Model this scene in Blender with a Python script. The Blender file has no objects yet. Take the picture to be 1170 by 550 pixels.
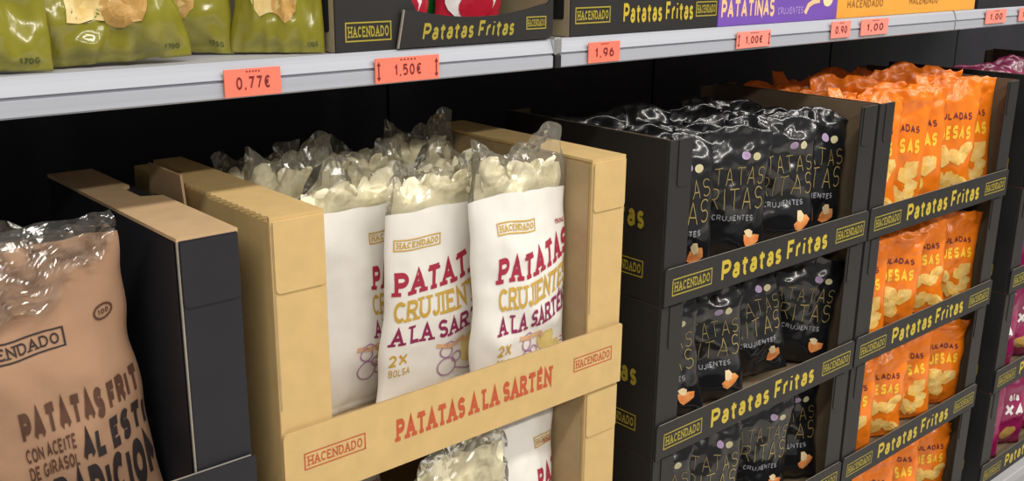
import bpy, bmesh, math, random
from mathutils import Vector, Matrix, noise

# ------------------------------------------------------------------ camera
SC = bpy.context.scene
COL = SC.collection
H = 1.555                                   # eye height; front plane of the trays is y = 0, camera stands 1 m away
def setup_camera():
    yaw, pitch, roll = math.radians(41.527), math.radians(16.136), math.radians(0.635)
    f = Vector((math.sin(yaw)*math.cos(pitch), math.cos(yaw)*math.cos(pitch), -math.sin(pitch)))
    r = Vector((math.cos(yaw), -math.sin(yaw), 0)); u = r.cross(f)
    r2 = r*math.cos(roll)+u*math.sin(roll); u2 = u*math.cos(roll)-r*math.sin(roll)
    cam = bpy.data.cameras.new('camera'); o = bpy.data.objects.new('camera', cam); COL.objects.link(o)
    m = Matrix((r2, u2, -f)).transposed().to_4x4(); m.translation = Vector((0, -1, H))
    o.matrix_world = m
    cam.sensor_fit = 'HORIZONTAL'; cam.sensor_width = 36; cam.lens = 36; cam.clip_start = .05
    SC.camera = o
setup_camera()
# ------------------------------------------------------------------ world, lamps, exposure
W = bpy.data.worlds.new('world'); SC.world = W; W.use_nodes = True
W.node_tree.nodes['Background'].inputs[0].default_value = (1.0, .97, .93, 1)
W.node_tree.nodes['Background'].inputs[1].default_value = .22
def strip(name, x, y, z, lx, ly, power, col=(1, .95, .87)):
    l = bpy.data.lights.new(name, 'AREA'); l.shape = 'RECTANGLE'; l.size = lx; l.size_y = ly; l.energy = power; l.color = col
    o = bpy.data.objects.new(name, l); COL.objects.link(o); o.location = (x, y, z)
    return o
for y_, p_ in ((-1.15, 36), (-2.9, 60)):
    for x_ in (-1.2, .9, 3.0, 5.1):
        strip('ceiling_strip_light', x_, y_, 3.15, 1.6, .22, p_)
SC.view_settings.view_transform = 'Standard'; SC.view_settings.look = 'None'
SC.view_settings.exposure = -.25; SC.view_settings.gamma = 1; SC.view_settings.use_curve_mapping = False

# ------------------------------------------------------------------ materials
def mat(name, col, rough=.6, var=.0, scale=20, bump=0, bscale=60, metal=0, coat=0, spec=.5, col2=None, stretch=None, sheen=0):
    m = bpy.data.materials.new(name); m.use_nodes = True; nt = m.node_tree; b = nt.nodes['Principled BSDF']
    b.inputs['Base Color'].default_value = (*col, 1); b.inputs['Roughness'].default_value = rough
    b.inputs['Metallic'].default_value = metal; b.inputs['Specular IOR Level'].default_value = spec
    if coat: b.inputs['Coat Weight'].default_value = coat; b.inputs['Coat Roughness'].default_value = .12
    tc = nt.nodes.new('ShaderNodeTexCoord'); src = tc.outputs['Object']
    if stretch:
        mp = nt.nodes.new('ShaderNodeMapping'); mp.inputs['Scale'].default_value = stretch
        nt.links.new(src, mp.inputs[0]); src = mp.outputs[0]
    if var or col2:
        n = nt.nodes.new('ShaderNodeTexNoise'); n.inputs['Scale'].default_value = scale; n.inputs['Detail'].default_value = 5
        nt.links.new(src, n.inputs['Vector'])
        r = nt.nodes.new('ShaderNodeValToRGB')
        r.color_ramp.elements[0].position = .3; r.color_ramp.elements[1].position = .7
        c2 = col2 or tuple(min(1, c*(1+var)) for c in col); c1 = col if col2 else tuple(c*(1-var) for c in col)
        r.color_ramp.elements[0].color = (*c1, 1); r.color_ramp.elements[1].color = (*c2, 1)
        nt.links.new(n.outputs['Fac'], r.inputs[0]); nt.links.new(r.outputs[0], b.inputs['Base Color'])
    if bump:
        n2 = nt.nodes.new('ShaderNodeTexNoise'); n2.inputs['Scale'].default_value = bscale; n2.inputs['Detail'].default_value = 4
        nt.links.new(src, n2.inputs['Vector'])
        bp = nt.nodes.new('ShaderNodeBump'); bp.inputs['Strength'].default_value = bump; bp.inputs['Distance'].default_value = .004
        nt.links.new(n2.outputs['Fac'], bp.inputs['Height']); nt.links.new(bp.outputs[0], b.inputs['Normal'])
    return m
def film_mat(name, tint=(1, 1, 1), haze=.1, gl=1.0):
    m = bpy.data.materials.new(name); m.use_nodes = True; nt = m.node_tree
    for n in list(nt.nodes):
        if n.type != 'OUTPUT_MATERIAL': nt.nodes.remove(n)
    out = [n for n in nt.nodes if n.type == 'OUTPUT_MATERIAL'][0]
    tr = nt.nodes.new('ShaderNodeBsdfTransparent'); tr.inputs[0].default_value = (*tint, 1)
    di = nt.nodes.new('ShaderNodeBsdfDiffuse'); di.inputs[0].default_value = (.92, .88, .76, 1)
    gs = nt.nodes.new('ShaderNodeBsdfGlossy'); gs.inputs['Roughness'].default_value = .12
    tl = nt.nodes.new('ShaderNodeBsdfTranslucent'); tl.inputs[0].default_value = (.95, .92, .82, 1)
    m0 = nt.nodes.new('ShaderNodeMixShader'); m0.inputs[0].default_value = .4
    nt.links.new(di.outputs[0], m0.inputs[1]); nt.links.new(tl.outputs[0], m0.inputs[2])
    m1 = nt.nodes.new('ShaderNodeMixShader'); m1.inputs[0].default_value = haze
    nt.links.new(tr.outputs[0], m1.inputs[1]); nt.links.new(m0.outputs[0], m1.inputs[2])
    fr = nt.nodes.new('ShaderNodeFresnel'); fr.inputs['IOR'].default_value = 1.6
    mu = nt.nodes.new('ShaderNodeMath'); mu.operation = 'MULTIPLY'; mu.inputs[1].default_value = gl; mu.use_clamp = True
    nt.links.new(fr.outputs[0], mu.inputs[0])
    m2 = nt.nodes.new('ShaderNodeMixShader'); nt.links.new(mu.outputs[0], m2.inputs[0])
    nt.links.new(m1.outputs[0], m2.inputs[1]); nt.links.new(gs.outputs[0], m2.inputs[2])
    nt.links.new(m2.outputs[0], out.inputs[0])
    return m
M = dict(
 kraft=mat('kraft_board', (.60, .415, .175), .8, .05, 35, .05, 180),
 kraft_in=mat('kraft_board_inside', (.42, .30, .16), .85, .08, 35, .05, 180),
 umber=mat('brown_board_inside', (.17, .12, .07), .85, .08, 35, .05, 180),
 brownk=mat('tan_board', (.52, .35, .19), .8, .06, 35, .05, 180),
 black=mat('black_printed_board', (.019, .018, .018), .5, .12, 12, .03, 160, spec=.4),
 dgrey=mat('charcoal_printed_board', (.017, .017, .022), .55, .1, 12, .03, 160, spec=.35),
 cut=mat('raw_board_edge', (.30, .27, .22), .9, .1, 60),
 gold=mat('gold_print', (.56, .42, .035), .5), golddk=mat('olive_gold_print', (.36, .29, .03), .55),
 red=mat('brick_red_print', (.50, .085, .03), .6),
 bagwhite=mat('white_bag_print', (.82, .80, .76), .42, .02, 20, .1, 40, spec=.4),
 crimson=mat('crimson_print', (.40, .022, .055), .5), plum=mat('plum_print', (.27, .02, .09), .5),
 ochre=mat('ochre_print', (.60, .38, .06), .5), ochrelt=mat('pale_ochre_print', (.74, .58, .22), .5),
 lilac=mat('lilac_line_print', (.42, .22, .40), .5), peach=mat('peach_print', (.75, .45, .25), .5),
 film=film_mat('clear_film', (1, 1, .98), .045, 1.5), filmcream=film_mat('cloudy_film', (1, .99, .96), .13, .9),
 chip=mat('potato_crisp', (.78, .55, .20), .6, .2, 60, .2, 120), chippale=mat('pale_potato_crisp', (.92, .85, .62), .6, .12, 60, .2, 120),
 paper=mat('brown_bag_paper', (.40, .235, .145), .7, .06, 14, .15, 60, spec=.3),
 inkbr=mat('brown_ink', (.095, .040, .022), .7), inkdk=mat('dark_ink', (.028, .018, .018), .7),
 blackfoil=mat('black_foil', (.012, .012, .014), .22, 0, 20, .12, 30, spec=.6, coat=.4),
 thin=mat('thin_gold_print', (.36, .27, .09), .4), greypr=mat('grey_print', (.30, .30, .33), .5),
 dotp=mat('lilac_dot_print', (.50, .36, .58), .5), doty=mat('cream_dot_print', (.66, .60, .36), .5),
 potato=mat('orange_crisp_print', (.85, .22, .06), .5, 0, col2=(.95, .45, .14), scale=60), potatolt=mat('cream_crisp_print', (.92, .72, .42), .5),
 orange=mat('orange_foil', (.88, .21, .010), .32, .12, 9, .12, 30, spec=.5, coat=.15),
 yellowpr=mat('yellow_print', (.95, .58, .04), .4), chippr=mat('golden_crisp_print', (.92, .50, .06), .45, 0, col2=(.98, .74, .30), scale=45),
 inkred=mat('dark_maroon_print', (.14, .02, .03), .5),
 pink=mat('magenta_foil', (.30, .012, .095), .3, .1, 12, .12, 30, spec=.6, coat=.3), whitepr=mat('white_print', (.85, .82, .82), .5),
 green=mat('olive_green_foil', (.235, .215, .018), .2, .14, 12, .12, 26, spec=.6, coat=.4), tan=mat('tan_crisp_print', (.62, .42, .13), .45, 0, col2=(.74, .60, .28), scale=40),
 tang=mat('warm_crisp_print', (.55, .32, .09), .45, .15, 40), dkgreen=mat('dark_green_print', (.03, .07, .03), .5),
 rail=mat('shelf_rail', (.40, .42, .48), .38, .04, 5, 0, stretch=(.2, 1, 40), spec=.5), railtop=mat('shelf_deck_metal', (.46, .46, .50), .4, .03, 8),
 steel=mat('steel_end_cap', (.7, .7, .7), .25, metal=.8), dark=mat('black_plastic', (.012, .012, .014), .5),
 tag=mat('coral_price_card', (.95, .20, .13), .55, .03, 30), taglt=mat('faded_price_card', (.95, .28, .22), .55, .03, 30), tagink=mat('price_ink', (.16, .01, .015), .6),
 backp=mat('dark_back_panel', (.022, .022, .030), .55, .15, 6), deck=mat('base_deck_metal', (.42, .42, .44), .4, .04, 8),
 floor=mat('floor_tile', (.55, .53, .50), .3, .05, 4), purple=mat('violet_printed_board', (.17, .075, .44), .5, .05, 12), amber=mat('amber_printed_board', (.85, .38, .05), .5, .05, 12),
 salmon=mat('salmon_print', (.9, .55, .30), .5), lav=mat('lavender_print', (.38, .26, .66), .5), brownpr=mat('brown_print', (.35, .15, .03), .5),
 redbag=mat('red_foil', (.50, .015, .04), .3, .1, 12, .1, 30, spec=.6), greenbag=mat('bright_green_foil', (.01, .22, .04), .3, .1, 12, .1, 30, spec=.6),
 oldrail=mat('tan_side_board', (.33, .27, .17), .8, .08, 30))

# ------------------------------------------------------------------ object helpers
def link(name, me, m=None, parent=None, smooth=False):
    if m is not None and not me.materials: me.materials.append(m)
    o = bpy.data.objects.new(name, me); COL.objects.link(o)
    if parent: o.parent = parent
    return o
def tag(o, label, cat, group=None):
    o['label'] = label; o['category'] = cat
    if group: o['group'] = group
    return o
def thing(name, label, cat, loc=(0, 0, 0), rot=(0, 0, 0), group=None):
    o = bpy.data.objects.new(name, None); COL.objects.link(o); o.location = loc; o.rotation_euler = rot; o.empty_display_size = .05
    return tag(o, label, cat, group)
def pydata(name, vs, fs, smooth=False):
    me = bpy.data.meshes.new(name); me.from_pydata(vs, [], fs); me.update()
    if smooth: me.polygons.foreach_set('use_smooth', [True]*len(me.polygons))
    return me
def boxmesh(name, x0, x1, y0, y1, z0, z1, bev=.0012):
    bm = bmesh.new(); bmesh.ops.create_cube(bm, size=1)
    for v in bm.verts: v.co = ((x0+x1)/2+v.co.x*(x1-x0), (y0+y1)/2+v.co.y*(y1-y0), (z0+z1)/2+v.co.z*(z1-z0))
    b = min(bev, .4*min(x1-x0, y1-y0, z1-z0))
    if b > 1e-5: bmesh.ops.bevel(bm, geom=bm.edges[:], offset=b, segments=1, affect='EDGES')
    me = bpy.data.meshes.new(name); bm.to_mesh(me); bm.free(); return me
def box(name, m, parent, *a, bev=.0012): return link(name, boxmesh(name, *a, bev=bev), M[m], parent)
def prism(name, m, parent, poly, axis, a, b):
    """polygon extruded from a to b along axis; poly in the two other axes (x,z for y; x,y for z; y,z for x)"""
    def P(p, t): return {'y': (p[0], t, p[1]), 'z': (p[0], p[1], t), 'x': (t, p[0], p[1])}[axis]
    bm = bmesh.new(); lo = [bm.verts.new(P(p, a)) for p in poly]; hi = [bm.verts.new(P(p, b)) for p in poly]
    bm.faces.new(lo); bm.faces.new(hi[::-1]); n = len(poly)
    for i in range(n): bm.faces.new((lo[i], hi[i], hi[(i+1) % n], lo[(i+1) % n]))
    bmesh.ops.recalc_face_normals(bm, faces=bm.faces[:])
    bmesh.ops.triangulate(bm, faces=[f for f in bm.faces if len(f.verts) > 4])
    me = bpy.data.meshes.new(name); bm.to_mesh(me); bm.free(); return link(name, me, M[m], parent)
def rrect(x0, x1, z0, z1, r=(0, 0, 0, 0), n=4):
    """rounded rectangle, radii for bottom-left, bottom-right, top-right, top-left"""
    pts = []
    for (cx, cz, q), rr in zip(((x0, z0, 180), (x1, z0, 270), (x1, z1, 0), (x0, z1, 90)), r):
        if rr <= 0: pts.append((cx, cz)); continue
        ox = cx+(rr if cx == x0 else -rr); oz = cz+(rr if cz == z0 else -rr)
        for i in range(n+1):
            a = math.radians(q+90*i/n); pts.append((ox+rr*math.cos(a), oz+rr*math.sin(a)))
    return pts

# ------------------------------------------------------------------ stroke lettering
def arc(cx, cy, rx, ry, a0, a1, n=10):
    return [(cx+rx*math.cos(math.radians(a0+(a1-a0)*i/n)), cy+ry*math.sin(math.radians(a0+(a1-a0)*i/n))) for i in range(n+1)]
G = {
 'A': (.8, [[(0, 0), (.4, 1), (.8, 0)], [(.15, .34), (.65, .34)]], [(0, 0), (.8, 0)]),
 'B': (.66, [[(0, 0), (0, 1), (.36, 1)]+arc(.36, .77, .26, .23, 90, -90)[1:]+[(0, .54)], [(0, 0), (.38, 0)]+arc(.38, .27, .28, .27, -90, 90)[1:]], []),
 'C': (.68, [arc(.38, .5, .38, .5, 48, 312, 16)], []),
 'D': (.72, [[(0, 0), (0, 1), (.3, 1)]+arc(.3, .5, .42, .5, 90, -90, 14)[1:]+[(0, 0)]], []),
 'E': (.6, [[(.6, 0), (0, 0), (0, 1), (.6, 1)], [(0, .52), (.48, .52)]], []),
 'F': (.58, [[(0, 0), (0, 1), (.58, 1)], [(0, .5), (.46, .5)]], [(0, 0)]),
 'G': (.72, [arc(.38, .5, .38, .5, 48, 330, 16)+[(.72, .45), (.45, .45)]], []),
 'H': (.74, [[(0, 0), (0, 1)], [(.74, 0), (.74, 1)], [(0, .5), (.74, .5)]], [(0, 0), (0, 1), (.74, 0), (.74, 1)]),
 'I': (.1, [[(.05, 0), (.05, 1)]], [(.05, 0), (.05, 1)]),
 'J': (.5, [[(.5, 1), (.5, .28)]+arc(.25, .28, .25, .28, 0, -170, 8)[1:]], [(.5, 1)]),
 'K': (.68, [[(0, 0), (0, 1)], [(.66, 1), (0, .42)], [(.2, .58), (.68, 0)]], []),
 'L': (.58, [[(0, 1), (0, 0), (.58, 0)]], [(0, 1)]),
 'M': (.9, [[(0, 0), (0, 1), (.45, .25), (.9, 1), (.9, 0)]], [(0, 0), (.9, 0)]),
 'N': (.76, [[(0, 0), (0, 1), (.76, 0), (.76, 1)]], [(0, 0), (.76, 1)]),
 'O': (.76, [arc(.38, .5, .38, .5, 90, 450, 20)], []),
 'P': (.66, [[(0, 0), (0, 1), (.36, 1)]+arc(.36, .73, .3, .27, 90, -90)[1:]+[(0, .46)]], [(0, 0)]),
 'R': (.7, [[(0, 0), (0, 1), (.36, 1)]+arc(.36, .74, .3, .26, 90, -90)[1:]+[(0, .48)], [(.36, .48), (.7, 0)]], [(0, 0), (.7, 0)]),
 'S': (.62, [arc(.31, .74, .31, .26, 30, 250, 10)+[(.36, .50)]+arc(.31, .26, .31, .26, 70, -150, 10)], []),
 'T': (.8, [[(0, 1), (.8, 1)], [(.4, 0), (.4, 1)]], [(.4, 0)]),
 'U': (.72, [[(0, 1), (0, .36)]+arc(.36, .36, .36, .36, 180, 360, 12)[1:]+[(.72, 1)]], [(0, 1), (.72, 1)]),
 'V': (.76, [[(0, 1), (.38, 0), (.76, 1)]], []),
 'X': (.72, [[(0, 0), (.72, 1)], [(0, 1), (.72, 0)]], []),
 'Y': (.74, [[(0, 1), (.37, .48), (.74, 1)], [(.37, .48), (.37, 0)]], []),
 'a': (.48, [[(.04, .56)]+arc(.25, .46, .22, .23, 140, 0, 7)+[(.48, 0)], arc(.23, .2, .23, .19, 20, 340, 12)], []),
 't': (.42, [[(.17, .95), (.17, .18)]+arc(.33, .16, .16, .16, 180, 280, 5)[1:], [(-.06, .68), (.44, .68)]], []),
 's': (.42, [arc(.21, .51, .2, .17, 25, 250, 8)+arc(.21, .17, .21, .17, 70, -155, 8)], []),
 'r': (.32, [[(0, 0), (0, .68)], arc(.26, .4, .26, .28, 175, 75, 6)], []),
 'i': (.1, [[(.05, 0), (.05, .68)], [(.05, .9), (.05, 1.0)]], []),
 'l': (.1, [[(.05, 0), (.05, 1)]], []),
 '0': (.6, [arc(.3, .5, .3, .5, 90, 450, 18)], []),
 '1': (.3, [[(0, .75), (.22, 1), (.22, 0)]], []),
 '2': (.58, [arc(.29, .7, .29, .3, 165, -35, 10)+[(0, 0), (.58, 0)]], []),
 '5': (.58, [[(.54, 1), (.06, 1), (.03, .55)]+arc(.26, .33, .32, .33, 120, -140, 10)], []),
 '7': (.56, [[(0, 1), (.56, 1), (.18, 0)]], []),
 '9': (.58, [arc(.29, .68, .29, .32, 0, 360, 14)+[(.5, .25), (.3, 0)]], []),
 '6': (.58, [arc(.29, .32, .29, .32, 0, 360, 14), [(.02, .36), (.12, .75), (.42, 1)]], []),
 ',': (.1, [[(.08, .06), (.0, -.14)]], []),
 '€': (.66, [arc(.42, .5, .34, .5, 50, 310, 12), [(0, .6), (.5, .6)], [(0, .4), (.46, .4)]], []),
}
ACC = {'É': 'E', 'Ó': 'O'}
def ribbon(pts, h, out, seg):
    d = []
    for a, b in zip(pts, pts[1:]):
        L = math.hypot(b[0]-a[0], b[1]-a[1])
        if L < 1e-6: continue
        n = max(1, int(math.ceil(L/seg)))
        for i in range(n): d.append((a[0]+(b[0]-a[0])*i/n, a[1]+(b[1]-a[1])*i/n))
    d.append(pts[-1]); Ls, Rs = [], []
    for i, p in enumerate(d):
        def dr(a, b):
            l = math.hypot(b[0]-a[0], b[1]-a[1]) or 1; return ((b[0]-a[0])/l, (b[1]-a[1])/l)
        t1 = dr(d[i-1], p) if i else dr(p, d[1]); t2 = dr(p, d[i+1]) if i < len(d)-1 else t1
        n1 = (-t1[1], t1[0]); n2 = (-t2[1], t2[0]); nx, ny = n1[0]+n2[0], n1[1]+n2[1]; l = math.hypot(nx, ny) or 1; nx, ny = nx/l, ny/l
        c = max(.5, nx*n1[0]+ny*n1[1]); k = h/c
        Ls.append((p[0]+nx*k, p[1]+ny*k)); Rs.append((p[0]-nx*k, p[1]-ny*k))
    for i in range(len(d)-1): out.append((Rs[i], Rs[i+1], Ls[i+1], Ls[i]))
def text_quads(s, height, width=None, wt=.16, serif=False, gap=.22, slant=0, seg=.2):
    """quads of a line of lettering, left edge x=0, baseline y=0; wt = stroke width / cap height"""
    def run(xs):
        q = []; x = 0; h = wt/2
        for ch in s:
            if ch == ' ': x += .42*xs; continue
            acc = ch in ACC; gw, st, sf = G[ACC.get(ch, ch)]
            def T(p): return (x+h+p[0]*xs, h+p[1]*(1-2*h))
            for pl in st: ribbon([T(p) for p in pl], h, q, seg)
            if serif:
                for p in sf:
                    a = T(p); y = h*.7 if p[1] < .5 else 1-h*.7; sw = min(.24*xs+h*.6, .30)*(.8 if ch == 'T' else 1)
                    ribbon([(a[0]-sw, y), (a[0]+sw, y)], h*.7, q, seg)
                if ch == 'T' or ch == 'E' or ch == 'S' or ch == 'C':
                    e = T((gw, 1)); ribbon([(e[0], 1-h), (e[0], .76)], h*.6, q, seg)
                    if ch == 'T': ribbon([(x+h, 1-h), (x+h, .76)], h*.6, q, seg)
                    if ch == 'E': ribbon([(e[0], h), (e[0], .24)], h*.6, q, seg)
            if acc: ribbon([T((gw*.4, 1.14)), T((gw*.75, 1.32))], h*.8, q, seg)
            x += gw*xs+2*h+gap*xs
        return q, x-gap*xs
    q, wd = run(1.0)
    k = width/(wd*height) if width else 1
    return [[((px*k+slant*py)*height, py*height) for px, py in f] for f in q], wd*height*k
def frame_quads(w, h, t, seg=.01):
    q = []
    for a, b in (((0, 0), (w, 0)), ((0, h), (w, h)), ((0, 0), (0, h)), ((w, 0), (w, h))):
        dx = t/2 if a[1] == b[1] else 0
        ribbon([(a[0]-dx, a[1]), (b[0]+dx, b[1])], t/2, q, seg)
    return q
def badge_quads(w, h, wt=.17, t=.0016):
    """framed brand word"""
    tq, tw = text_quads('HACENDADO', h*.60, w*.90, wt, True, .2)
    return [[(x+w*.05, y+h*.2) for x, y in f] for f in tq]+frame_quads(w, h, t)
def shift(q, dx, dy): return [[(x+dx, y+dy) for x, y in f] for f in q]
def rot2(q, a):
    c, s = math.cos(a), math.sin(a); return [[(x*c-y*s, x*s+y*c) for x, y in f] for f in q]
def ellipse_quads(cx, cy, rx, ry, a=0, rings=5, n=18, wob=0, seed=0):
    rnd = random.Random(seed); rr = [1+wob*(rnd.random()-.5)*2 for _ in range(n)]; q = []
    def P(k, i):
        i %= n; t = 2*math.pi*i/n; r = (k/rings)*rr[i]; x, y = rx*r*math.cos(t), ry*r*math.sin(t)
        return (cx+x*math.cos(a)-y*math.sin(a), cy+x*math.sin(a)+y*math.cos(a))
    for k in range(rings):
        for i in range(n): q.append((P(k, i), P(k+1, i), P(k+1, i+1), P(k, i+1)) if k else (P(1, i), P(1, i+1), P(0, 0)))
    return q
def quads_mesh(name, quads, f):
    vs, fs = [], []
    for q in quads:
        b = len(vs); ok = True
        pts = [f(*p) for p in q]
        if any(p is None for p in pts): continue
        A, B_, C_ = (Vector(p) for p in pts[:3]); n = (B_-A).cross(C_-A)
        if n.length < 1e-14: continue
        n = n.normalized()*((b//4 % 13)*1.3e-5)              # overlapping strokes never share one plane
        vs += [tuple(Vector(p)+n) for p in pts]; fs.append(tuple(range(b, b+len(pts))))
    return pydata(name, vs, fs)
def planar(o, r, u): 
    o, r, u = Vector(o), Vector(r), Vector(u)
    return lambda x, y: tuple(o+r*x+u*y)
def flat_print(name, m, parent, quads, o, r, u): return link(name, quads_mesh(name, quads, planar(o, r, u)), M[m], parent)

# ------------------------------------------------------------------ setting
def structure(name, me, m):
    o = link(name, me, M[m]); o['kind'] = 'structure'; return o
structure('floor', boxmesh('floor', -2, 6, -4, 1.2, -.03, 0, 0), 'floor')
wb = structure('wall_back', boxmesh('wall_back', -2, 6, .66, .72, 0, 2.6, 0), 'backp')
for i in range(10):                                        # dark sheet panels of the gondola back
    x0 = -1.98+i*.78
    for z0, z1 in ((.2, .86), (.866, 1.375), (1.381, 2.3)):
        link('panel', boxmesh('panel', x0, x0+.774, .652, .662, z0, z1, .002), M['backp'], wb)
Z = lambda z: z+H
DECK = Z(-1.377)
bd = thing('base_shelf', 'light grey metal base shelf carrying all the stacked trays', 'shelf', (0, 0, 0))
box('deck', 'deck', bd, -1.2, 5, -.03, .65, DECK-.03, DECK, bev=.003)
box('kick_plate', 'deck', bd, -1.2, 5, -.012, .0, .002, DECK-.031)
for x_ in (-1.1, .15, 1.4, 2.65, 3.9): box('foot', 'dark', bd, x_-.03, x_+.03, .1, .6, 0, DECK-.03)

# ------------------------------------------------------------------ upper shelf, rails
SY = .068; ZB, ZT = Z(-.170), Z(-.129)
units = ((-.235, 1.020, 'left shelf unit under the green bags'), (1.036, 2.225, 'middle shelf unit under the violet box'), (2.231, 3.45, 'far right shelf unit at the picture edge'))
for x0, x1, w_ in units:
    s = thing('upper_shelf', 'grey metal upper shelf with price rail, '+w_, 'shelf', (0, 0, 0), group='upper shelf units')
    box('shelf_deck', 'railtop', s, x0, x1, SY+.006, .645, ZT-.012, ZT-.001, bev=.002)
    box('under_lip', 'railtop', s, x0, x1, SY+.02, SY+.06, ZB+.004, ZT-.0125)
    # rail profile: lower slot and a slightly raised, tilted upper half
    prof = [(SY+.018, ZB), (SY+.002, ZB), (SY+.0, ZB+.002), (SY+.0, ZB+.0175), (SY+.003, ZB+.019), (SY+.003, ZB+.0205), (SY-.001, ZB+.022),
            (SY+.0045, ZT-.004), (SY+.008, ZT), (SY+.018, ZT)]
    prism('price_rail', 'rail', s, prof, 'x', x0, x1)
    box('rear_beam', 'backp', s, x0+.01, x1-.01, .60, .64, ZT-.06, ZT-.0125)
jp = thing('shelf_joint', 'bright steel clip over black gap between two shelf rails', 'clip', (0, 0, 0))
box('cap', 'steel', jp, 1.0205, 1.0355, SY-.004, SY+.03, ZT-.022, ZT+.003, bev=.003)
box('gap_filler', 'dark', jp, 1.0235, 1.0355, SY-.002, SY+.03, ZB, ZT-.0225)

def price(x0, x1, z0, z1, txt, label, m='tag', tri=False, w=.6, dz=0):
    t = thing('price_label', label, 'price label', ((x0+x1)/2, SY-.0035, Z(z0)), group='coral price labels on the shelf rail')
    hw = (x1-x0)/2; hh = z1-z0
    box('card', m, t, -hw, hw, -.0008, .0012, 0, hh, bev=.0004)
    q, tw = text_quads(txt, hh*.46, hw*2*w, .17, gap=.3); q = shift(q, -tw/2, hh*.26)
    q += shift(text_quads('IIIII', hh*.08, hw*.5, .3)[0], -hw*.25, hh*.86)
    if tri:
        for sx in (-1, 1):
            q += [[(sx*hw*.9-.0008, hh*.15), (sx*hw*.9+.0008, hh*.15), (sx*hw*.9+.0008, hh*.85), (sx*hw*.9-.0008, hh*.85)]]
            q += [[(sx*hw*.9-.003, hh*.25), (sx*hw*.9, hh*.1), (sx*hw*.9+.003, hh*.25)], [(sx*hw*.9-.003, hh*.7), (sx*hw*.9, hh*.86), (sx*hw*.9+.003, hh*.7)]]
    flat_print('figures', 'tagink', t, q, (0, -.0013, 0), (1, 0, 0), (0, 0, 1))
price(.514, .584, -.168, -.137, '0,77€', 'coral price label reading 0,77 below the green bags')
price(.714, .813, -.168, -.137, '1,50€', 'wide coral price label reading 1,50 with arrows at both ends', tri=True, w=.42)
price(1.088, 1.155, -.167, -.137, '1,96', 'coral price label just right of the steel rail clip')
price(1.444, 1.540, -.166, -.138, '1,00€', 'coral price label below the word on the violet box', 'taglt', tri=True, w=.5)
price(1.732, 1.798, -.163, -.132, '0,90', 'coral price label under right end of the violet box', 'taglt')
price(1.836, 1.937, -.163, -.132, '1,00', 'coral price label under left end of the amber box', 'taglt')
price(2.364, 2.466, -.162, -.131, '1,00', 'faded coral price label right of the amber box', 'taglt')
price(2.536, 2.63, -.162, -.131, '1,00', 'faded coral price label cut by the right picture edge', 'taglt')

# ------------------------------------------------------------------ trays with wide hollow side walls (kraft and charcoal)
def wide_tray(x0, x1, zt, h, name, label, face, top, inner, cat='tray', kraft=True, colw=.070, D=.385, group=None):
    t = thing(name, label, cat, ((x0+x1)/2, 0, zt-h), group=group)
    w = (x1-x0)/2; bh = .097 if kraft else .088
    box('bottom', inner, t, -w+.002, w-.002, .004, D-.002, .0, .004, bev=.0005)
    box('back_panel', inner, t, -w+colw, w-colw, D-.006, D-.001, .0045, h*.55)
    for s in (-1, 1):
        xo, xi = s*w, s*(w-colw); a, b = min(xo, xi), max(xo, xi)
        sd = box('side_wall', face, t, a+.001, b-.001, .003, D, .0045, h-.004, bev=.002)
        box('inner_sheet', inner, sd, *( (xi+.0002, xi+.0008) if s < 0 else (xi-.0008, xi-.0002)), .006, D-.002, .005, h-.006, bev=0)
        # top sheet with a notch and a torn scalloped edge
        if s < 0 and kraft:
            poly = [(xi, .0), (xi, D)]+[(xo+.03, D), (xo+.03, .285), (xo+.012, .28), (xo+.004, .262)]
            y = .255
            while y > .012: poly += [(xo+.0, y), (xo+.0035, y-.007)]; y -= .014
            poly.append((xo, .0))
        elif s > 0 and not kraft:
            poly = [(xi, 0), (xi, D), (xo-.012, D), (xo-.012, .27), (xo-.024, .262), (xo-.024, .205), (xo, .195), (xo, 0)]
        else: poly = [(xi, 0), (xi, D), (xo, D), (xo, 0)]
        prism('top_sheet', top, sd, poly, 'z', h-.004, h)
        # printed front of the hollow wall, a raw board edge shows round it
        box('front_sheet', face, sd, a+(.0025 if not kraft else .0), b-(.001 if not kraft else 0), -.0005, .0028, .002, h-(.003 if not kraft else .0042), bev=.0008)
        if not kraft: box('raw_edge', 'cut', sd, a+.0002, a+.0022, -.0002, .0028, .004, h-.003, bev=.0004)
        fh = .078
        prism('corner_flap', face, sd, rrect(a+.003, b-.0015, h-fh-(.012 if s < 0 else 0), h-.005, (.006, .006, .001, .001)), 'y', -.0024, -.0007)
        if kraft: box('fold_slit', 'kraft_in', sd, a+.0015, a+.0035, -.0012, -.0006, h*.35, h-.01, bev=0)
    fb = prism('front_band', face, t, rrect(-w-.001, w+.001, .0005, bh, (.001, .001, .004, .008)), 'y', -.0062, -.0028)
    box('band_edge', 'cut' if not kraft else 'kraft_in', fb, -w+.006, w-.004, -.0050, -.0034, bh+.0001, bh+.0009, bev=0)
    return t, fb, w
KT = Z(-.295); KH = .3603
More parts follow.
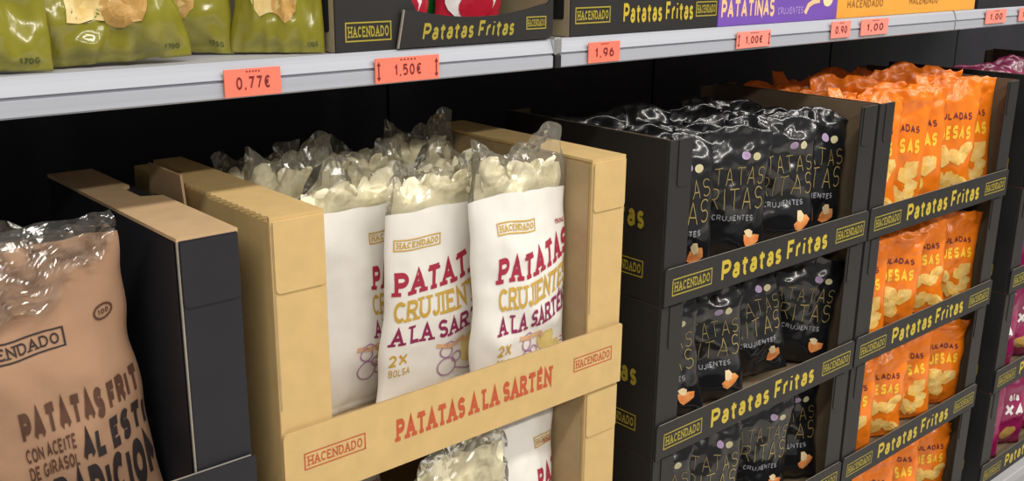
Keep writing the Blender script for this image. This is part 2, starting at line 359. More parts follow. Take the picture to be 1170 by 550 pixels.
for k, (lab) in enumerate(('top kraft cardboard tray holding white bags of crisps', 'second kraft cardboard tray directly under the top kraft one', 'lowest kraft cardboard tray resting on the base shelf')):
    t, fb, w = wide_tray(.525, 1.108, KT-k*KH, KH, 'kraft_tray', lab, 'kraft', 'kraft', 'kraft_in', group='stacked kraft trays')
    y = -.0065; cx = .8165
    flat_print('brand_badge', 'red', fb, badge_quads(.086, .021), (.551-cx, y, .043), (1, 0, 0), (0, 0, 1))
    flat_print('brand_badge', 'red', fb, badge_quads(.080, .021), (1.006-cx, y, .044), (1, 0, 0), (0, 0, 1))
    flat_print('band_lettering', 'red', fb, text_quads('PATATAS A LA SARTÉN', .031, .275, .26, True, .16)[0], (.685-cx, y, .036), (1, 0, 0), (0, 0, 1))
    if k == 0:
        prism('lock_tab', 'brownk', t, [(.185, KH-.02), (.29, KH-.02), (.288, KH+.018), (.192, KH+.018)], 'x', -w-.016, -w-.013)
for k, lab in enumerate(('charcoal cardboard tray with tan top sheet holding brown bag', 'second charcoal tray down, below the brown bag', 'lowest charcoal tray on the base shelf')):
    t, fb, w = wide_tray(-.105, .487, KT-.004-k*.3590, .3590, 'charcoal_tray', lab, 'dgrey', 'brownk', 'dgrey', kraft=False, colw=.070, D=.40, group='stacked charcoal trays')

# ------------------------------------------------------------------ black trays with thin walls
def black_tray(x0, x1, zt, h, name, label, group, D=.385, left=True):
    t = thing(name, label, 'tray', ((x0+x1)/2, 0, zt-h), group=group)
    w = (x1-x0)/2; cw = .056; bh = .063
    box('bottom', 'umber', t, -w+.006, w-.006, .004, D-.005, 0, .004, bev=.0005)
    box('back_panel', 'umber', t, -w+.05, w-.05, D-.006, D-.001, .0045, h*.30)
    for s in (-1, 1):
        a, b = (-w, -w+.003) if s < 0 else (w-.003, w)
        sd = box('side_wall', 'black', t, a, b, .003, D, .0005, h-.002, bev=.0008)
        a2, b2 = (-w+.0031, -w+.0055) if s < 0 else (w-.0055, w-.0031)
        box('inner_sheet', 'umber', sd, a2, b2, .005, D-.001, .005, h-.0015, bev=.0004)
        a3, b3 = (-w, -w+cw) if s < 0 else (w-cw, w)
        c = box('corner_post', 'black', t, a3+.0003, b3-.0003, -.001, .0028, .0005, h-.002, bev=.0012)
        am, bm_ = (a3+.02, b3-.006) if s < 0 else (a3+.006, b3-.02)
        prism('post_tab', 'black', c, rrect(am, bm_, h-.078, h-.004, (.006, .006, 0, 0)), 'y', -.0026, -.0011)
        box('rear_post', 'umber', t, a3+(.006 if s < 0 else 0), b3-(.006 if s > 0 else 0), D-.0059, D-.001, h*.30+.001, h-.004, bev=.0008)
    fb = prism('front_band', 'black', t, rrect(-w-.001, w+.001, .001, bh, (.001, .001, .005, .005)), 'y', -.0062, -.0030)
    box('band_edge', 'cut', fb, -w+.006, w-.006, -.0050, -.0042, bh+.0001, bh+.0007, bev=0)
    y = -.0064; k = (x1-x0)/.61
    flat_print('brand_badge', 'golddk', fb, badge_quads(.100*k, .027, .2, .0022), (-w+.018, y, .017), (1, 0, 0), (0, 0, 1))
    flat_print('brand_badge', 'golddk', fb, badge_quads(.098*k, .027, .2, .0022), (w-.112, y, .017), (1, 0, 0), (0, 0, 1))
    flat_print('band_lettering', 'gold', fb, text_quads('Patatas Fritas', .038, .322*k, .21, False, .2)[0], (-w+.145*k, y, .013), (1, 0, 0), (0, 0, 1))
    if left:
        for c in t.children:
            if c.name.split('.')[0] == 'side_wall' and min(v.co.x for v in c.data.vertices) < 0:
                flat_print('side_lettering', 'golddk', c, text_quads('Patatas Fritas', .040, .26, .2, False, .2)[0], (-w-.0004, .305, h*.44), (0, -1, 0), (0, 0, 1))
                flat_print('side_badge', 'golddk', c, badge_quads(.085, .027, .2, .002), (-w-.0004, .128, h*.145), (0, -1, 0), (0, 0, 1))
    return t
BT = Z(-.284); BH = .27325
ords = ('topmost', 'second', 'third', 'lowest')
for k in range(4):
    black_tray(1.207, 1.815, BT-k*BH, BH, 'black_tray', ords[k]+' black tray in the stack holding black foil bags', 'trays of black bags')
    black_tray(1.824, 2.436, BT-k*BH, BH, 'black_tray', ords[k]+' black tray in the stack holding orange foil bags', 'trays of orange bags')
    black_tray(2.545, 3.155, BT-k*BH, BH, 'black_tray', ords[k]+' black tray in the stack holding magenta bags', 'trays of magenta bags')

# ------------------------------------------------------------------ crisp bags
def N(x, y, z): return noise.noise(Vector((x, y, z)))
class Bag:
    """pillow bag: base centre at origin, front towards -y"""
    def __init__(s, w, h, t, seed, crease=1., flare=0., nu=26, nv=36, vb=None, film_amp=.012, slump=0., edge=1., crump=0.):
        s.w, s.h, s.t, s.nu, s.nv = w, h, t, nu, nv; s.F, s.B = [], []
        for j in range(nv+1):
            v = j/nv; vin = min(1, max(0, (v-.03)/.94)); pv = max(0, math.sin(math.pi*vin))**.45*(1.08-.25*v)
            rf, rb = [], []
            for i in range(nu+1):
                u = 2*i/nu-1; pu = max(0, 1-abs(u)**2.3)**.7
                ww = w*(1-.05*math.sin(math.pi*v)+flare*(1-v)**1.5)
                x = u*ww/2; z = v*h
                ex = .006*edge*N(v*6, seed*3.1+(1 if u > 0 else 0), 5)*abs(u)**2; x += ex
                z += .004*edge*N(u*3, seed*1.7, v*2)
                z -= .012*edge*abs(u)**3*(v > .5)*(2*v-1)
                e = (.15+.85*pv)*(.25+.75*pu)*crease
                pl_t = math.exp(-((1-v)/.13)**2); pl_b = math.exp(-(v/.10)**2)
                for side, row in ((-1, rf), (1, rb)):
                    sd = seed*7.3+side*31
                    y = t/2*pv*pu
                    y += e*(.006*N(x*16, z*13, sd)+.007*(.35-abs(N(x*26+sd, z*20, sd+9)))+.0035*(.3-abs(N(x*60, z*45, sd+3))))
                    p_, q_ = x*.8+z*.6, z*.8-x*.6
                    y += e*.016*(.22-abs(N(p_*11, q_*8, sd+17)))
                    y += crease*pu*(pl_t+.6*pl_b)*.0035*math.cos(u*15+sd+3*N(u*2, v*5, sd))
                    y = max(y, .0006)
                    yy = side*y
                    # both skins sway together
                    yy += .010*N(x*7, z*6, seed*2.9)*crease*v - slump*v*v*.05
                    if crump and v > .66:
                        k = (v-.66)/.34
                        yy += crump*k*(.9*N(x*9+seed, z*7, seed)+1.1*(.3-abs(N(x*20, z*17, seed*5)))+.5*(.3-abs(N(x*42, z*37, seed*3))))
                        z2 = z-crump*k*(.5+.9*N(x*13, seed*4.4, 2)+.5*abs(N(x*34, seed, v*6)))
                    else: z2 = z
                    if vb is not None and v > vb:
                        k = (v-vb)/(1-vb)
                        yy += k*film_amp*3*N(x*22, z*18, seed+side*2)+k*film_amp*1.6*(.4-abs(N(x*48, z*40, seed*5+side)))
                        zz = z-k*film_amp*(.8+1.6*N(x*25, seed*4.4, side*3))+k*.055*N(u*1.6, seed*2.3, 7)
                        xx = x*(1-.12*k)+k*film_amp*N(x*30, z*30, seed+11)
                    else: xx, zz = x, z2
                    row.append(Vector((xx, yy, max(zz, 0))))
            s.F.append(rf); s.B.append(rb)
        s.vb = vb
    def grids(s, j0, j1):
        vs, fs = [], []; nu = s.nu
        for side, gr in ((0, s.F), (1, s.B)):
            b = len(vs)
            for j in range(j0, j1+1): vs += [tuple(p) for p in gr[j]]
            for j in range(j1-j0):
                for i in range(nu):
                    a = b+j*(nu+1)+i; q = (a, a+1, a+nu+2, a+nu+1)
                    fs.append(q if side == 0 else q[::-1])
        n = (nu+1)*(j1-j0+1)
        if j0 == 0:
            for i in range(nu): fs.append((i, n+i, n+i+1, i+1))
        if j1 == s.nv:
            k = (nu+1)*(j1-j0)
            for i in range(nu): fs.append((k+i, k+i+1, n+k+i+1, n+k+i))
        for j in range(j1-j0):
            for i in (0, nu):
                a = j*(nu+1)+i; q = (a, a+nu+1, n+a+nu+1, n+a); fs.append(q if i == 0 else q[::-1])
        return vs, fs
    def body(s, name):
        j1 = s.nv if s.vb is None else int(round(s.vb*s.nv)); return pydata(name, *s.grids(0, j1), smooth=True)
    def film(s, name):
        return pydata(name, *s.grids(int(round(s.vb*s.nv)), s.nv), smooth=False)
    def at(s, x, z, off=.0009):
        u = x/(s.w/2); v = z/s.h
        if abs(u) > .985 or v < 0 or v > 1: return None
        fi = (u+1)/2*s.nu; fj = v*s.nv; i = min(s.nu-1, int(fi)); j = min(s.nv-1, int(fj)); a, b = fi-i, fj-j
        p00, p10, p01, p11 = s.F[j][i], s.F[j][i+1], s.F[j+1][i], s.F[j+1][i+1]
        p = p00*(1-a)*(1-b)+p10*a*(1-b)+p01*(1-a)*b+p11*a*b
        n = (p10-p00).cross(p01-p00)
        if n.length: n.normalize()
        return tuple(p+n*off)
    def pr(s, name, quads, off=.0009):
        me = quads_mesh(name, quads, lambda x, z: s.at(x, z, off))
        me.polygons.foreach_set('use_smooth', [True]*len(me.polygons)); return me
    def heap(s, name, z1, seed):
        """lumpy mass of crisps seen through the clear film"""
        j0 = max(2, int(s.vb*s.nv)-3); j1 = int(z1/s.h*s.nv); vs, fs = [], []; nu = s.nu
        for sd, gr in ((-1, s.F), (1, s.B)):
            b = len(vs)
            for j in range(j0, j1+1):
                k = (j-j0)/(j1-j0); f = .82*math.sqrt(max(0, 1-k**3))
                for i in range(nu+1):
                    p = gr[j][i]; c = (s.F[j][i].y+s.B[j][i].y)/2; x = p.x*.90; z = j/s.nv*s.h+.010*N(x*34, seed, 4)*k
                    vs.append((x, c+(p.y-c)*f+sd*f*(.003*N(x*50, z*50, seed+sd)), z))
            for j in range(j1-j0):
                for i in range(nu):
                    a = b+j*(nu+1)+i; q = (a, a+1, a+nu+2, a+nu+1); fs.append(q if sd < 0 else q[::-1])
        return pydata(name, vs, fs, True)

def proto(parts): return parts                       # list of (part name, mesh, material)
def place(name, parts, label, cat, loc, yaw=0, roll=0, tip=0, group=None, sc=(1, 1, 1), bnd=None):
    o = thing(name, label, cat, loc, group=group)
    o.rotation_euler = (math.radians(tip), math.radians(roll), math.radians(yaw)); o.scale = sc
    if bnd:                                          # keep the bag inside its tray and standing on the tray floor
        Mx = o.rotation_euler.to_matrix() @ Matrix.Diagonal(sc)
        P = [Mx @ v.co for n, me, m in parts if n in ('pouch', 'film_top', 'film_fold') for v in me.vertices]
        lo = [min(p[i] for p in P) for i in range(3)]; hi = [max(p[i] for p in P) for i in range(3)]
        x, y, z = loc; x0, x1, y0, y1, zf = bnd
        x = max(x, x0-lo[0]) if x+lo[0] < x0 else min(x, x1-hi[0]); y = max(y, y0-lo[1]) if y+lo[1] < y0 else min(y, y1-hi[1])
        o.location = (x, y, zf-lo[2])
    for n, me, m in parts:
        c = link(n, me, M[m], o)
        if n in ('crisps', 'crisp_heap'): c['kind'] = 'stuff'
    return o
def chips_mesh(seed, n, w, d, z0, z1):
    rnd = random.Random(seed); vs, fs = [], []
    for _ in range(n):
        c = Vector((rnd.uniform(-w, w), rnd.uniform(-d, d), rnd.uniform(z0, z1)))
        R = Matrix.Rotation(rnd.uniform(-.35, .35), 3, 'Z') @ Matrix.Rotation(1.57+rnd.uniform(-.4, .4), 3, 'X') @ Matrix.Rotation(rnd.uniform(0, 6.28), 3, 'Z')
        rx, ry = rnd.uniform(.018, .026), rnd.uniform(.014, .02); k = rnd.uniform(8, 16); b = len(vs)
        for th in (0, .0012):
            vs.append(tuple(c+R @ Vector((0, 0, th))))
            for ring in (1, 2):
                for i in range(10):
                    a = i*math.pi/5; x, y = rx*ring/2*math.cos(a), ry*ring/2*math.sin(a)
                    vs.append(tuple(c+R @ Vector((x, y, th+k*(x*x-y*y)*.9))))
        for i in range(10):
            j = (i+1) % 10; o = b+21
            fs += [(b, b+1+j, b+1+i), (b+1+i, b+1+j, b+11+j, b+11+i), (o, o+1+i, o+1+j), (o+1+i, o+11+i, o+11+j, o+1+j), (b+11+i, b+11+j, o+11+j, o+11+i)]
    return pydata('crisps', vs, fs, True)

# white bags with a clear top
def white_proto(seed, flare=0., tx=-.062, tw=.157, h=.385, vb=.827):
    b = Bag(.20, h, .062, seed, .8, flare, vb=vb, nv=52, film_amp=.012)
    A = lambda s, h, w, z, wt=.2: shift(text_quads(s, h, w, wt, True, .14)[0], tx, z)
    fan = lambda q: [[(x, z+(.04*(x-tx)*(z-.19)/.06+.10*(x-tx)**2/.1)) for x, z in f] for f in q]
    draw = []
    for k in range(9):
        rnd = random.Random(seed*10+k); draw += ellipse_quads(.045+rnd.uniform(-.022, .026), .085+rnd.uniform(-.014, .016), .014, .010, rnd.uniform(0, 3), 2, 10, .15, k)
    line = []
    for cx, cz, r in ((-.004, .066, .015), (-.006, .092, .010), (.012, .078, .008)):
        ribbon([(cx+r*math.cos(i*math.pi/8), cz+r*math.sin(i*math.pi/8)) for i in range(17)], .0011, line, .004)
    ribbon([(-.012, .104), (0, .108), (.012, .102)], .001, line, .004); ribbon([(.01, .06), (.03, .05), (.05, .055)], .001, line, .004)
    pan = []; ribbon([(-.022, .104), (.0, .100), (.022, .106), (.03, .098)], .0035, pan, .005)
    nut = []
    for k in range(9): nut.append([(.066, .03+k*.0065), (.090, .031+k*.0065), (.090, .0325+k*.0065), (.066, .0315+k*.0065)])
    return b, [('pouch', b.body('white_pouch'), 'bagwhite'), ('film_top', b.film('film_top'), 'filmcream'),
        ('crisp_heap', b.heap('heap', min(h-.022, .352), seed), 'chippale'), ('crisps', chips_mesh(seed, 16, .060, .003, h*vb-.01, min(h*vb+.035, h-.035)), 'chippale'),
        ('title_print', b.pr('title', fan(A('PATATAS', .037, tw, .191, .24))), 'crimson'),
        ('subtitle_print', b.pr('subtitle', fan(A('CRUJIENTES', .033, tw, .150, .19))), 'ochre'),
        ('lower_title_print', b.pr('ltitle', fan(A('A LA SARTÉN', .027, tw, .115, .2))), 'plum'),
        ('brand_badge', b.pr('wbadge', [[(x*1+tx, z+.262) for x, z in f] for f in badge_quads(.072, .016, .22, .002)]), 'ochre'),
        ('crisp_drawing', b.pr('cdraw', draw), 'ochrelt'), ('pot_drawing', b.pr('pdraw', line, .0012), 'lilac'), ('pan_drawing', b.pr('pand', pan, .0013), 'peach'),
        ('offer_print', b.pr('offer', shift(text_quads('2X', .018, .024, .2)[0], tx, .083)+shift(text_quads('BOLSA', .012, .028, .16)[0], tx, .066)), 'ochre'),
        ('small_print', b.pr('small', shift(text_quads('150G', .008, .026, .2)[0], .064, .262)), 'crimson'),
        ('nutrition_print', b.pr('nutrition', nut), 'crimson')]
WP = [white_proto(1), white_proto(2, .24, -.088, .172), white_proto(5, .05, .010, .115), white_proto(6, 0, .040, .16, .345, .93), white_proto(7, .05, 0, .1, .335, .62)]
WP[2][1].append(('round_sticker', WP[2][0].pr('rsticker', ellipse_quads(-.078, .225, .008, .009)), 'crimson'))
KZ = KT-KH+.0046
gW = 'white bags in the kraft trays'
kb = lambda z: (.598, 1.035, .006, .376, z)
place('white_crisp_bag', WP[0][1], 'white crisp bag in top kraft tray, nearest its right side', 'crisp bag', (.948, .048, KZ), -3, 0, -1, gW, (.9, 1, 1), kb(KZ))
place('white_crisp_bag', WP[1][1], 'white crisp bag in the middle of the top kraft tray, red title partly covered', 'crisp bag', (.848, .112, KZ), -4, 0, 1, gW, (.92, .75, .955), kb(KZ))
place('white_crisp_bag', WP[2][1], 'white crisp bag near left wall of top kraft tray, mostly hidden', 'crisp bag', (.748, .172, KZ), 4, 0, 0, gW, (1, .75, .95), kb(KZ))
rows = ('second row', 'back row')
for r_, y_ in enumerate((.242, .322)):
    for c_, x_ in enumerate((.675, .83, .97)):
        k = (r_+c_) % 3; y2 = y_+(.0, .022, -.01)[c_]
        place('white_crisp_bag', WP[k][1][:4], 'clear-topped white bag in the %s of the top kraft tray, %s' % (rows[r_], ('left', 'middle', 'right')[c_]), 'crisp bag', (x_, y2, KZ), (5, -6, 3)[c_], (2, -2, 1)[(c_+r_) % 3], 0, gW, (.78, .68, (.97, .95, .93)[k]), kb(KZ))
KZ2 = KZ-KH
place('white_crisp_bag', WP[3][1], 'white bag at right of the second kraft tray, below the band', 'crisp bag', (.948, .064, KZ2), -2, 0, -1, gW, (.9, 1, 1), kb(KZ2))
place('white_crisp_bag', WP[4][1][:4], 'cloudy crumpled bag in the middle of the second kraft tray', 'crisp bag', (.815, .036, KZ2), -4, 2, 0, gW, (.9, .7, 1), kb(KZ2))
place('white_crisp_bag', WP[0][1], 'white bag at left of the second kraft tray, barely showing', 'crisp bag', (.695, .185, KZ2), -4, 0, 0, gW, (.9, .9, .87), kb(KZ2))

# brown paper bag
def brown_proto():
    b = Bag(.235, .375, .082, 11, .7, .02, vb=.93, nv=44, nu=32, film_amp=.010); tx = -.024
    T = lambda s, h, w, x, z, wt=.26: shift(text_quads(s, h, w, wt, False, .16, seg=.15)[0], x, z)
    crum = []; rnd = random.Random(4)
    vs, fs = [], []; nx, nz = 60, 34
    for j in range(nz+1):
        for i in range(nx+1):
            x = -.118+.228*i/nx; zl = .262+.070*(i/nx)**1.5+.012*N(x*25, 3, 3); z = zl+(.368-zl)*j/nz
            p = b.at(max(-.114, min(.114, x)), min(z, .372), .003) or (x, 0, z)
            k = 1-(j/nz)*.3; p_, q_ = x*.85+z*.5, z*.85-x*.5
            y = p[1]-.003-k*(.020*abs(N(p_*10, q_*30, 3))+.014*abs(N(p_*50, q_*16, 8))+.005*abs(N(x*70, z*70, 2)))
            vs.append((x+.006*N(x*40, z*40, 1), y, z+.008*N(x*30, z*22, 6)))
    for j in range(nz):
        for i in range(nx):
            a = j*(nx+1)+i; fs.append((a, a+1, a+nx+2, a+nx+1))
    film = pydata('film_fold', vs, fs, False)
    seal = []
    ribbon([(.085+.011*math.cos(i*.393), .265+.008*math.sin(i*.393)) for i in range(17)], .0012, seal, .004)
    seal += shift(text_quads('100', .006, .013, .2)[0], .0785, .262)
    ch = chips_mesh(3, 16, .02, .006, -.01, .012)
    for v in ch.vertices: v.co.x -= .095; v.co.z += .335; v.co.y -= .036
    return [('pouch', b.body('paper_pouch'), 'paper'), ('film_top', b.film('film_top'), 'film'), ('film_fold', film, 'film'), ('crisps', ch, 'chip'),
        ('brand_badge', b.pr('bbadge', shift(badge_quads(.105, .020, .17, .0018), -.068, .243)), 'inkdk'),
        ('title_print', b.pr('btitle', T('PATATAS FRITAS', .038, .160, tx, .150, .3)), 'inkbr'),
        ('oil_print', b.pr('boil', T('CON ACEITE', .0175, .051, tx, .128, .2)+T('DE GIRASOL', .0175, .051, tx, .106, .2)), 'inkbr'),
        ('style_print', b.pr('bstyle', T('AL ESTILO', .039, .112, tx+.056, .105, .3)), 'inkdk'),
        ('tradition_print', b.pr('btrad', T('TRADICIONAL', .062, .178, tx+.002, .038, .3)), 'inkdk'),
        ('seal_print', b.pr('bseal', seal), 'inkbr')]
place('brown_crisp_bag', brown_proto(), 'brown paper crisp bag with bold dark lettering and clear crumpled top', 'crisp bag', (.292, .078, KT), -2, -4.8, 2, bnd=(-.02, .4155, .004, .39, KT-.004-.359+.0046))

# glossy bags: black, orange, magenta, green
def black_proto(seed):
    b = Bag(.185, .265, .046, seed, 1.3, 0, nu=34, nv=46, crump=.016); t = shift
    tq = t(text_quads('PATATAS', .034, .150, .055, False, .3)[0], -.066, .148)+t(text_quads('FRITAS', .041, .135, .055, False, .3)[0], -.052, .103)
    pot = ellipse_quads(.060, .046, .017, .014, .3, 3, 9, .25, seed); potl = ellipse_quads(.056, .060, .008, .011, .2, 2, 7, .3, seed)
    return b, [('pouch', b.body('black_pouch'), 'blackfoil'), ('title_print', b.pr('bt', tq), 'thin'),
        ('subtitle_print', b.pr('bs', t(text_quads('CRUJIENTES', .011, .085, .2)[0], -.02, .083)), 'greypr'),
        ('lilac_dot', b.pr('bd', ellipse_quads(.040, .204, .0085, .0085)), 'dotp'), ('cream_dot', b.pr('be', ellipse_quads(.062, .205, .0085, .0085)), 'doty'),
        ('crisp_picture', b.pr('bp', pot), 'potato'), ('crisp_highlight', b.pr('bq', potl, .0013), 'potatolt')]
def orange_proto(seed):
    b = Bag(.172, .285, .040, seed, 1.2, 0, nu=32, nv=46, crump=.030); t = shift; chips = []
    rnd = random.Random(seed)
    for k in range(15): chips += ellipse_quads(rnd.uniform(-.056, .060), rnd.uniform(.028, .108), rnd.uniform(.018, .028), rnd.uniform(.013, .022), rnd.uniform(0, 3), 2, 9, .2, k)
    return b, [('pouch', b.body('orange_pouch'), 'orange'), ('dark_print', b.pr('od', t(text_quads('ONDULADAS', .017, .118, .22)[0], -.056, .178)), 'inkred'),
        ('title_print', b.pr('ot', t(text_quads('GRUESAS', .030, .125, .26)[0], -.060, .135)), 'yellowpr'),
        ('crisp_picture', b.pr('op', chips), 'chippr')]
def pink_proto(seed):
    b = Bag(.185, .262, .05, seed, 1.2, 0, crump=.014); t = shift
    return b, [('pouch', b.body('magenta_pouch'), 'pink'), ('white_print', b.pr('pw', t(text_quads('XA', .036, .066, .26)[0], .002, .11)+t(text_quads('ala', .024, .036, .2)[0], .012, .155)), 'whitepr'),
        ('crisp_picture', b.pr('pc', ellipse_quads(.03, .05, .03, .02, .4, 3, 12, .2, seed)), 'tang')]
def green_proto(seed):
    b = Bag(.150, .23, .052, seed, 2.8, .12, nu=36, nv=50); t = shift
    pic = ellipse_quads(-.008, .078, .044, .032, .5, 8, 20, .12, seed); pic2 = ellipse_quads(.012, .060, .024, .02, .9, 6, 18, .12, seed+1)
    return b, [('pouch', b.body('green_pouch'), 'green'), ('crisp_picture', b.pr('gp', pic), 'tan'), ('second_crisp_picture', b.pr('gq', pic2, .0014), 'tang'),
        ('date_print', b.pr('gd', t(text_quads('170G', .0055, .018, .16)[0], .046, .010)), 'dkgreen'), ('dark_patch', b.pr('gk', ellipse_quads(.0, .125, .03, .012, 0, 2, 10, .2)), 'dkgreen')]
BPs = [black_proto(s) for s in (21, 22, 23)]; OPs = [orange_proto(s) for s in (31, 32, 33)]; PPs = [pink_proto(s) for s in (41, 42)]; GPs = [green_proto(s) for s in (51, 52, 53)]
nth = ('leftmost', 'second from left', 'third from left', 'fourth from left', 'rightmost')
B0 = lambda k: BT-(k+1)*BH+.0045
rb = random.Random(8)
bb = lambda k: (1.214, 1.808, .005, .377, B0(k)+.0004)
ob = lambda k: (1.831, 2.429, .005, .377, B0(k)+.0004)
pb = lambda k: (2.552, 3.148, .005, .377, B0(k)+.0004)
for k, spots in enumerate((((1.300, -30, 0), (1.452, -30, 1), (1.612, -30, -1), (1.745, -34, 2)), ((1.292, -34, -6), (1.425, -30, -3), (1.575, -26, -9), (1.735, -40, 7)), ((1.30, -32, -2), (1.43, -30, 3), (1.60, -24, 4), (1.745, -34, -2)), ((1.30, -30, 0), (1.455, -30, 1), (1.61, -30, 0), (1.745, -32, 1)))):
    for i, (x, yw, rl) in enumerate(spots):
        n = nth[i] if i < 3 else 'rightmost'
        place('black_crisp_bag', BPs[(i+k) % 3][1], 'black foil crisp bag, %s of the front row in the %s black-bag tray' % (n, ords[k]), 'crisp bag', (x, .085+(.012 if i == 3 else 0), B0(k)+abs(rl)*.0006), yw, rl, -2, 'black foil bags', (1, 1, (.985, .90, .93, .95)[k]), bb(k))
for r_, y_ in enumerate((.195, .300)):
    for i, x in enumerate((1.315, 1.46, 1.61, 1.735)):
        place('black_crisp_bag', BPs[(i+r_+1) % 3][1][:1], 'black foil bag in the %s of the topmost black-bag tray, %s' % (rows[r_], nth[i] if i < 3 else 'rightmost'), 'crisp bag', (x, y_, B0(0)), -26+rb.uniform(-6, 6), rb.uniform(-4, 4), rb.uniform(-3, 3), 'black foil bags', (1, .9, rb.uniform(.93, 1.0)), bb(0))
for k, xs in enumerate(((1.915, 2.012, 2.112, 2.245, 2.345), (1.930, 2.055, 2.200, 2.340), (1.930, 2.055, 2.200, 2.340), (1.930, 2.055, 2.200, 2.340))):
    for i, x in enumerate(xs):
        n = 'rightmost' if i == len(xs)-1 else nth[i]
        place('orange_crisp_bag', OPs[(i+k) % 3][1], 'orange foil crisp bag, %s of the front row in the %s orange-bag tray' % (n, ords[k]), 'crisp bag', (x, .078, B0(k)), -32, (0, 2, -2, 1, -1)[i], -2+i % 2*3, 'orange foil bags', (1, .9, 1.04-.02*(i % 3) if k == 0 else .885-.02*(i % 2)), ob(k))
for r_, y_ in enumerate((.185, .285)):
    for i, x in enumerate((1.918, 2.022, 2.126, 2.230, 2.334)):
        place('orange_crisp_bag', OPs[(i+r_+1) % 3][1][:1], 'orange foil bag in the %s of the topmost orange-bag tray, %s' % (rows[r_], nth[i]), 'crisp bag', (x, y_, B0(0)), -32+rb.uniform(-4, 4), rb.uniform(-4, 4), rb.uniform(-3, 3), 'orange foil bags', (1, .8, rb.uniform(.98, 1.07)), ob(0))
for k in range(4):
    for i, x in enumerate((2.665, 2.81, 2.96)):
        place('magenta_crisp_bag', PPs[(i+k) % 2][1], 'magenta foil crisp bag, %s of the front row in the %s magenta tray' % (nth[i], ords[k]), 'crisp bag', (x, .085, B0(k)), -30, (0, 3, -2)[i], 0, 'magenta foil bags', (1, 1, .93), pb(k))
for i, x in enumerate((2.68, 2.82, 2.96)):
    place('magenta_crisp_bag', PPs[i % 2][1][:1], 'magenta foil bag in the second row of the topmost magenta tray, %s' % nth[i], 'crisp bag', (x, .20, B0(0)), -30, (2, -3, 1)[i], 0, 'magenta foil bags', (1, 1, 1.05), pb(0))
# green bags on the upper shelf
SZ = ZT+.0003
for i, (x, y, yw, rl, lab) in enumerate(((.262, .100, -8, 3, 'olive green crisp bag cut by the left picture edge'), (.413, .112, -6, -2, 'wide olive green crisp bag with a tan crisp picture and date print'),
        (.508, .178, -30, 2, 'olive green crisp bag third from left, tucked behind its neighbour'), (.613, .118, -28, 1, 'olive green crisp bag nearest the black box on the shelf'))):
    place('green_crisp_bag', GPs[(i+1) % 3][1], lab, 'crisp bag', (x, y, SZ), yw, rl, -4, 'olive green bags on the upper shelf', ((1, 1, .82, .66)[i], .62 if i > 1 else 1, 1), (-1, 3, SY+.004, .6, ZT+.0002))

# ------------------------------------------------------------------ boxes on the upper shelf
def side_slot(parent, x, m='oldrail'):
    sd = box('side_panel', m, parent, x, x+.003, .081, .37, 0, .2, bev=.0006)
    prism('hand_hole', 'dark', sd, rrect(.092, .118, .024, .075, (.004,)*4), 'x', x-.0006, x-.0001)
b1 = thing('black_display_box', 'black display box with low cut front and red bags inside', 'box', (0, 0, SZ))
X0, X1 = .668, 1.028
side_slot(b1, X0)
box('side_panel', 'oldrail', b1, X1-.003, X1, .081, .37, 0, .2, bev=.0006)
box('bottom', 'oldrail', b1, X0+.003, X1-.003, .081, .37, 0, .003, bev=.0004); box('back_panel', 'oldrail', b1, X0+.003, X1-.003, .366, .37, .003, .2)
fp = prism('front_panel', 'black', b1, [(X0, 0), (X1, 0), (X1, .06), (X1-.03, .03), (X0+.13, .03), (X0+.095, .09), (X0+.085, .2), (X0, .2)], 'y', .078, .0809)
flat_print('brand_badge', 'golddk', fp, badge_quads(.066, .022, .2, .0018), (X0+.014, .0776, .013), (1, 0, 0), (0, 0, 1))
lp = prism('front_lip', 'black', b1, [(X0+.088, .001), (X1-.012, .001), (X1-.02, .050)]+[(X0+.11+(X1-.03-X0-.11)*(1-i/8), .036+.012*(2*(1-i/8)-1)**2) for i in range(9)]+[(X0+.098, .048)], 'y', .072, .0750)
prism('lip_edge', 'cut', lp, [(X0+.0865, .001), (X0+.088, .001), (X0+.098, .048), (X0+.0965, .049)], 'y', .0718, .0751)
flat_print('lip_lettering', 'golddk', lp, text_quads('Patatas Fritas', .022, .155, .2, False, .2, slant=.2)[0], (X0+.124, .0717, .009), (1, 0, 0), (0, 0, 1))
flat_print('brand_badge', 'golddk', lp, badge_quads(.036, .016, .2, .0016), (X1-.056, .0717, .016), (1, 0, 0), (0, 0, 1))
def mini(seed, m):
    b = Bag(.105, .20, .05, seed, .5, 0, nu=22, nv=30)
    return [('pouch', b.body('small_pouch'), m), ('white_band', b.pr('mb', ellipse_quads(-.002, .055, .040, .030, .2, 6, 18), .0022), 'whitepr'), ('red_band', b.pr('mc', ellipse_quads(.004, .045, .028, .02, .2, 6, 18), .003), 'redbag')]
mr = mini(61, 'redbag'); mg = mini(62, 'greenbag')
for x, y, pr_, lab in ((.800, .150, mr, 'red foil bag with white arc, left in the cut-front black box'), (.875, .195, mg, 'green foil bag between two red bags in the black box'), (.930, .150, mr, 'red foil bag with white arc, middle of the cut-front black box'), (.960, .225, mg, 'green foil bag right of the red ones in the black box')):
    place('small_crisp_bag', pr_ if pr_ is mr else pr_[:1], lab, 'crisp bag', (x, y, SZ+.004), -12, 0, 0, 'bags in the cut-front box', (1, .8, .95))
b2 = thing('black_display_box', 'black display box right of the rail clip with gold lettering', 'box', (0, 0, SZ))
X0, X1 = 1.063, 1.404
side_slot(b2, X0)
box('side_panel', 'oldrail', b2, X1-.003, X1, .081, .37, 0, .2, bev=.0006); box('bottom', 'oldrail', b2, X0+.003, X1-.003, .081, .37, 0, .003, bev=.0004); box('back_panel', 'oldrail', b2, X0+.003, X1-.003, .366, .37, .003, .2)
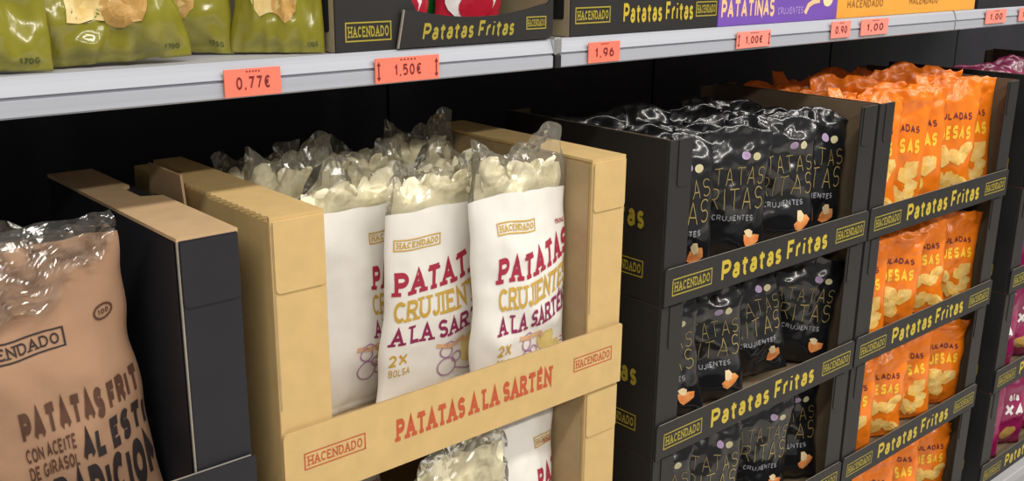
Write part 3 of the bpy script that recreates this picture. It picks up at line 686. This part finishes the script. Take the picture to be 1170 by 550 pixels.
fp = box('front_panel', 'black', b2, X0, X1, .078, .0809, 0, .085, bev=.0008)
flat_print('brand_badge', 'golddk', fp, badge_quads(.072, .022, .22, .002), (X0+.010, .0775, .019), (1, 0, 0), (0, 0, 1))
flat_print('front_lettering', 'gold', fp, text_quads('Patatas Fritas', .030, .165, .2, False, .2)[0], (X0+.112, .0775, .015), (1, 0, 0), (0, 0, 1))
flat_print('brand_badge', 'golddk', fp, badge_quads(.052, .022, .22, .002), (X1-.056, .0775, .020), (1, 0, 0), (0, 0, 1))
for x, lab in ((1.19, 'red foil bag left in the gold-lettered black box'), (1.31, 'red foil bag right in the gold-lettered black box')):
    place('small_crisp_bag', mr, lab, 'crisp bag', (x, .16, SZ+.004), -10, 0, 0, 'bags in the gold-lettered box', (1, .8, 1))
def print_box(name, label, X0, X1, m, h=.12):
    b = thing(name, label, 'box', (0, 0, SZ))
    fp = box('front_panel', m, b, X0, X1, .077, .0802, 0, h, bev=.0008)
    for x in (X0, X1-.003): box('side_panel', m, b, x, x+.003, .0803, .37, 0, h, bev=.0006)
    box('back_panel', m, b, X0+.003, X1-.003, .367, .37, 0, h); box('top_panel', m, b, X0+.003, X1-.003, .0804, .3665, h-.004, h-.001)
    return b, fp
b3, fp = print_box('violet_box', 'violet cardboard box with pale orange lettering on upper shelf', 1.406, 1.765, 'purple')
flat_print('front_lettering', 'salmon', fp, text_quads('PATATINAS', .032, .150, .22, False, .14)[0], (1.413, .0766, .012), (1, 0, 0), (0, 0, 1))
flat_print('small_lettering', 'lav', fp, text_quads('CRUJIENTES', .013, .078, .22)[0]+shift(text_quads('SNACK', .010, .035, .22)[0], .01, .026), (1.574, .0766, .014), (1, 0, 0), (0, 0, 1))
sw = []; ribbon([(1.690, .030), (1.70, .044), (1.715, .050), (1.735, .052)], .0045, sw, .006)
flat_print('stick_picture', 'salmon', fp, sw, (-.031, .0766, -.016), (1, 0, 0), (0, 0, 1))
flat_print('ball_picture', 'potatolt', fp, ellipse_quads(1.762, .052, .016, .012), (-.031, .0766, -.016), (1, 0, 0), (0, 0, 1))
b4, fp = print_box('amber_box', 'amber cardboard box right of the violet box on shelf', 1.766, 2.328, 'amber')
for x_, w_ in ((1.80, .13), (2.035, .12)):
    flat_print('front_lettering', 'brownpr', fp, text_quads('HACENDADO', .016, w_, .2)[0], (x_, .0766, .018), (1, 0, 0), (0, 0, 1))
b5, fp = print_box('navy_box', 'dark box at right end of upper shelf, mostly out of frame', 2.345, 2.9, 'dgrey')
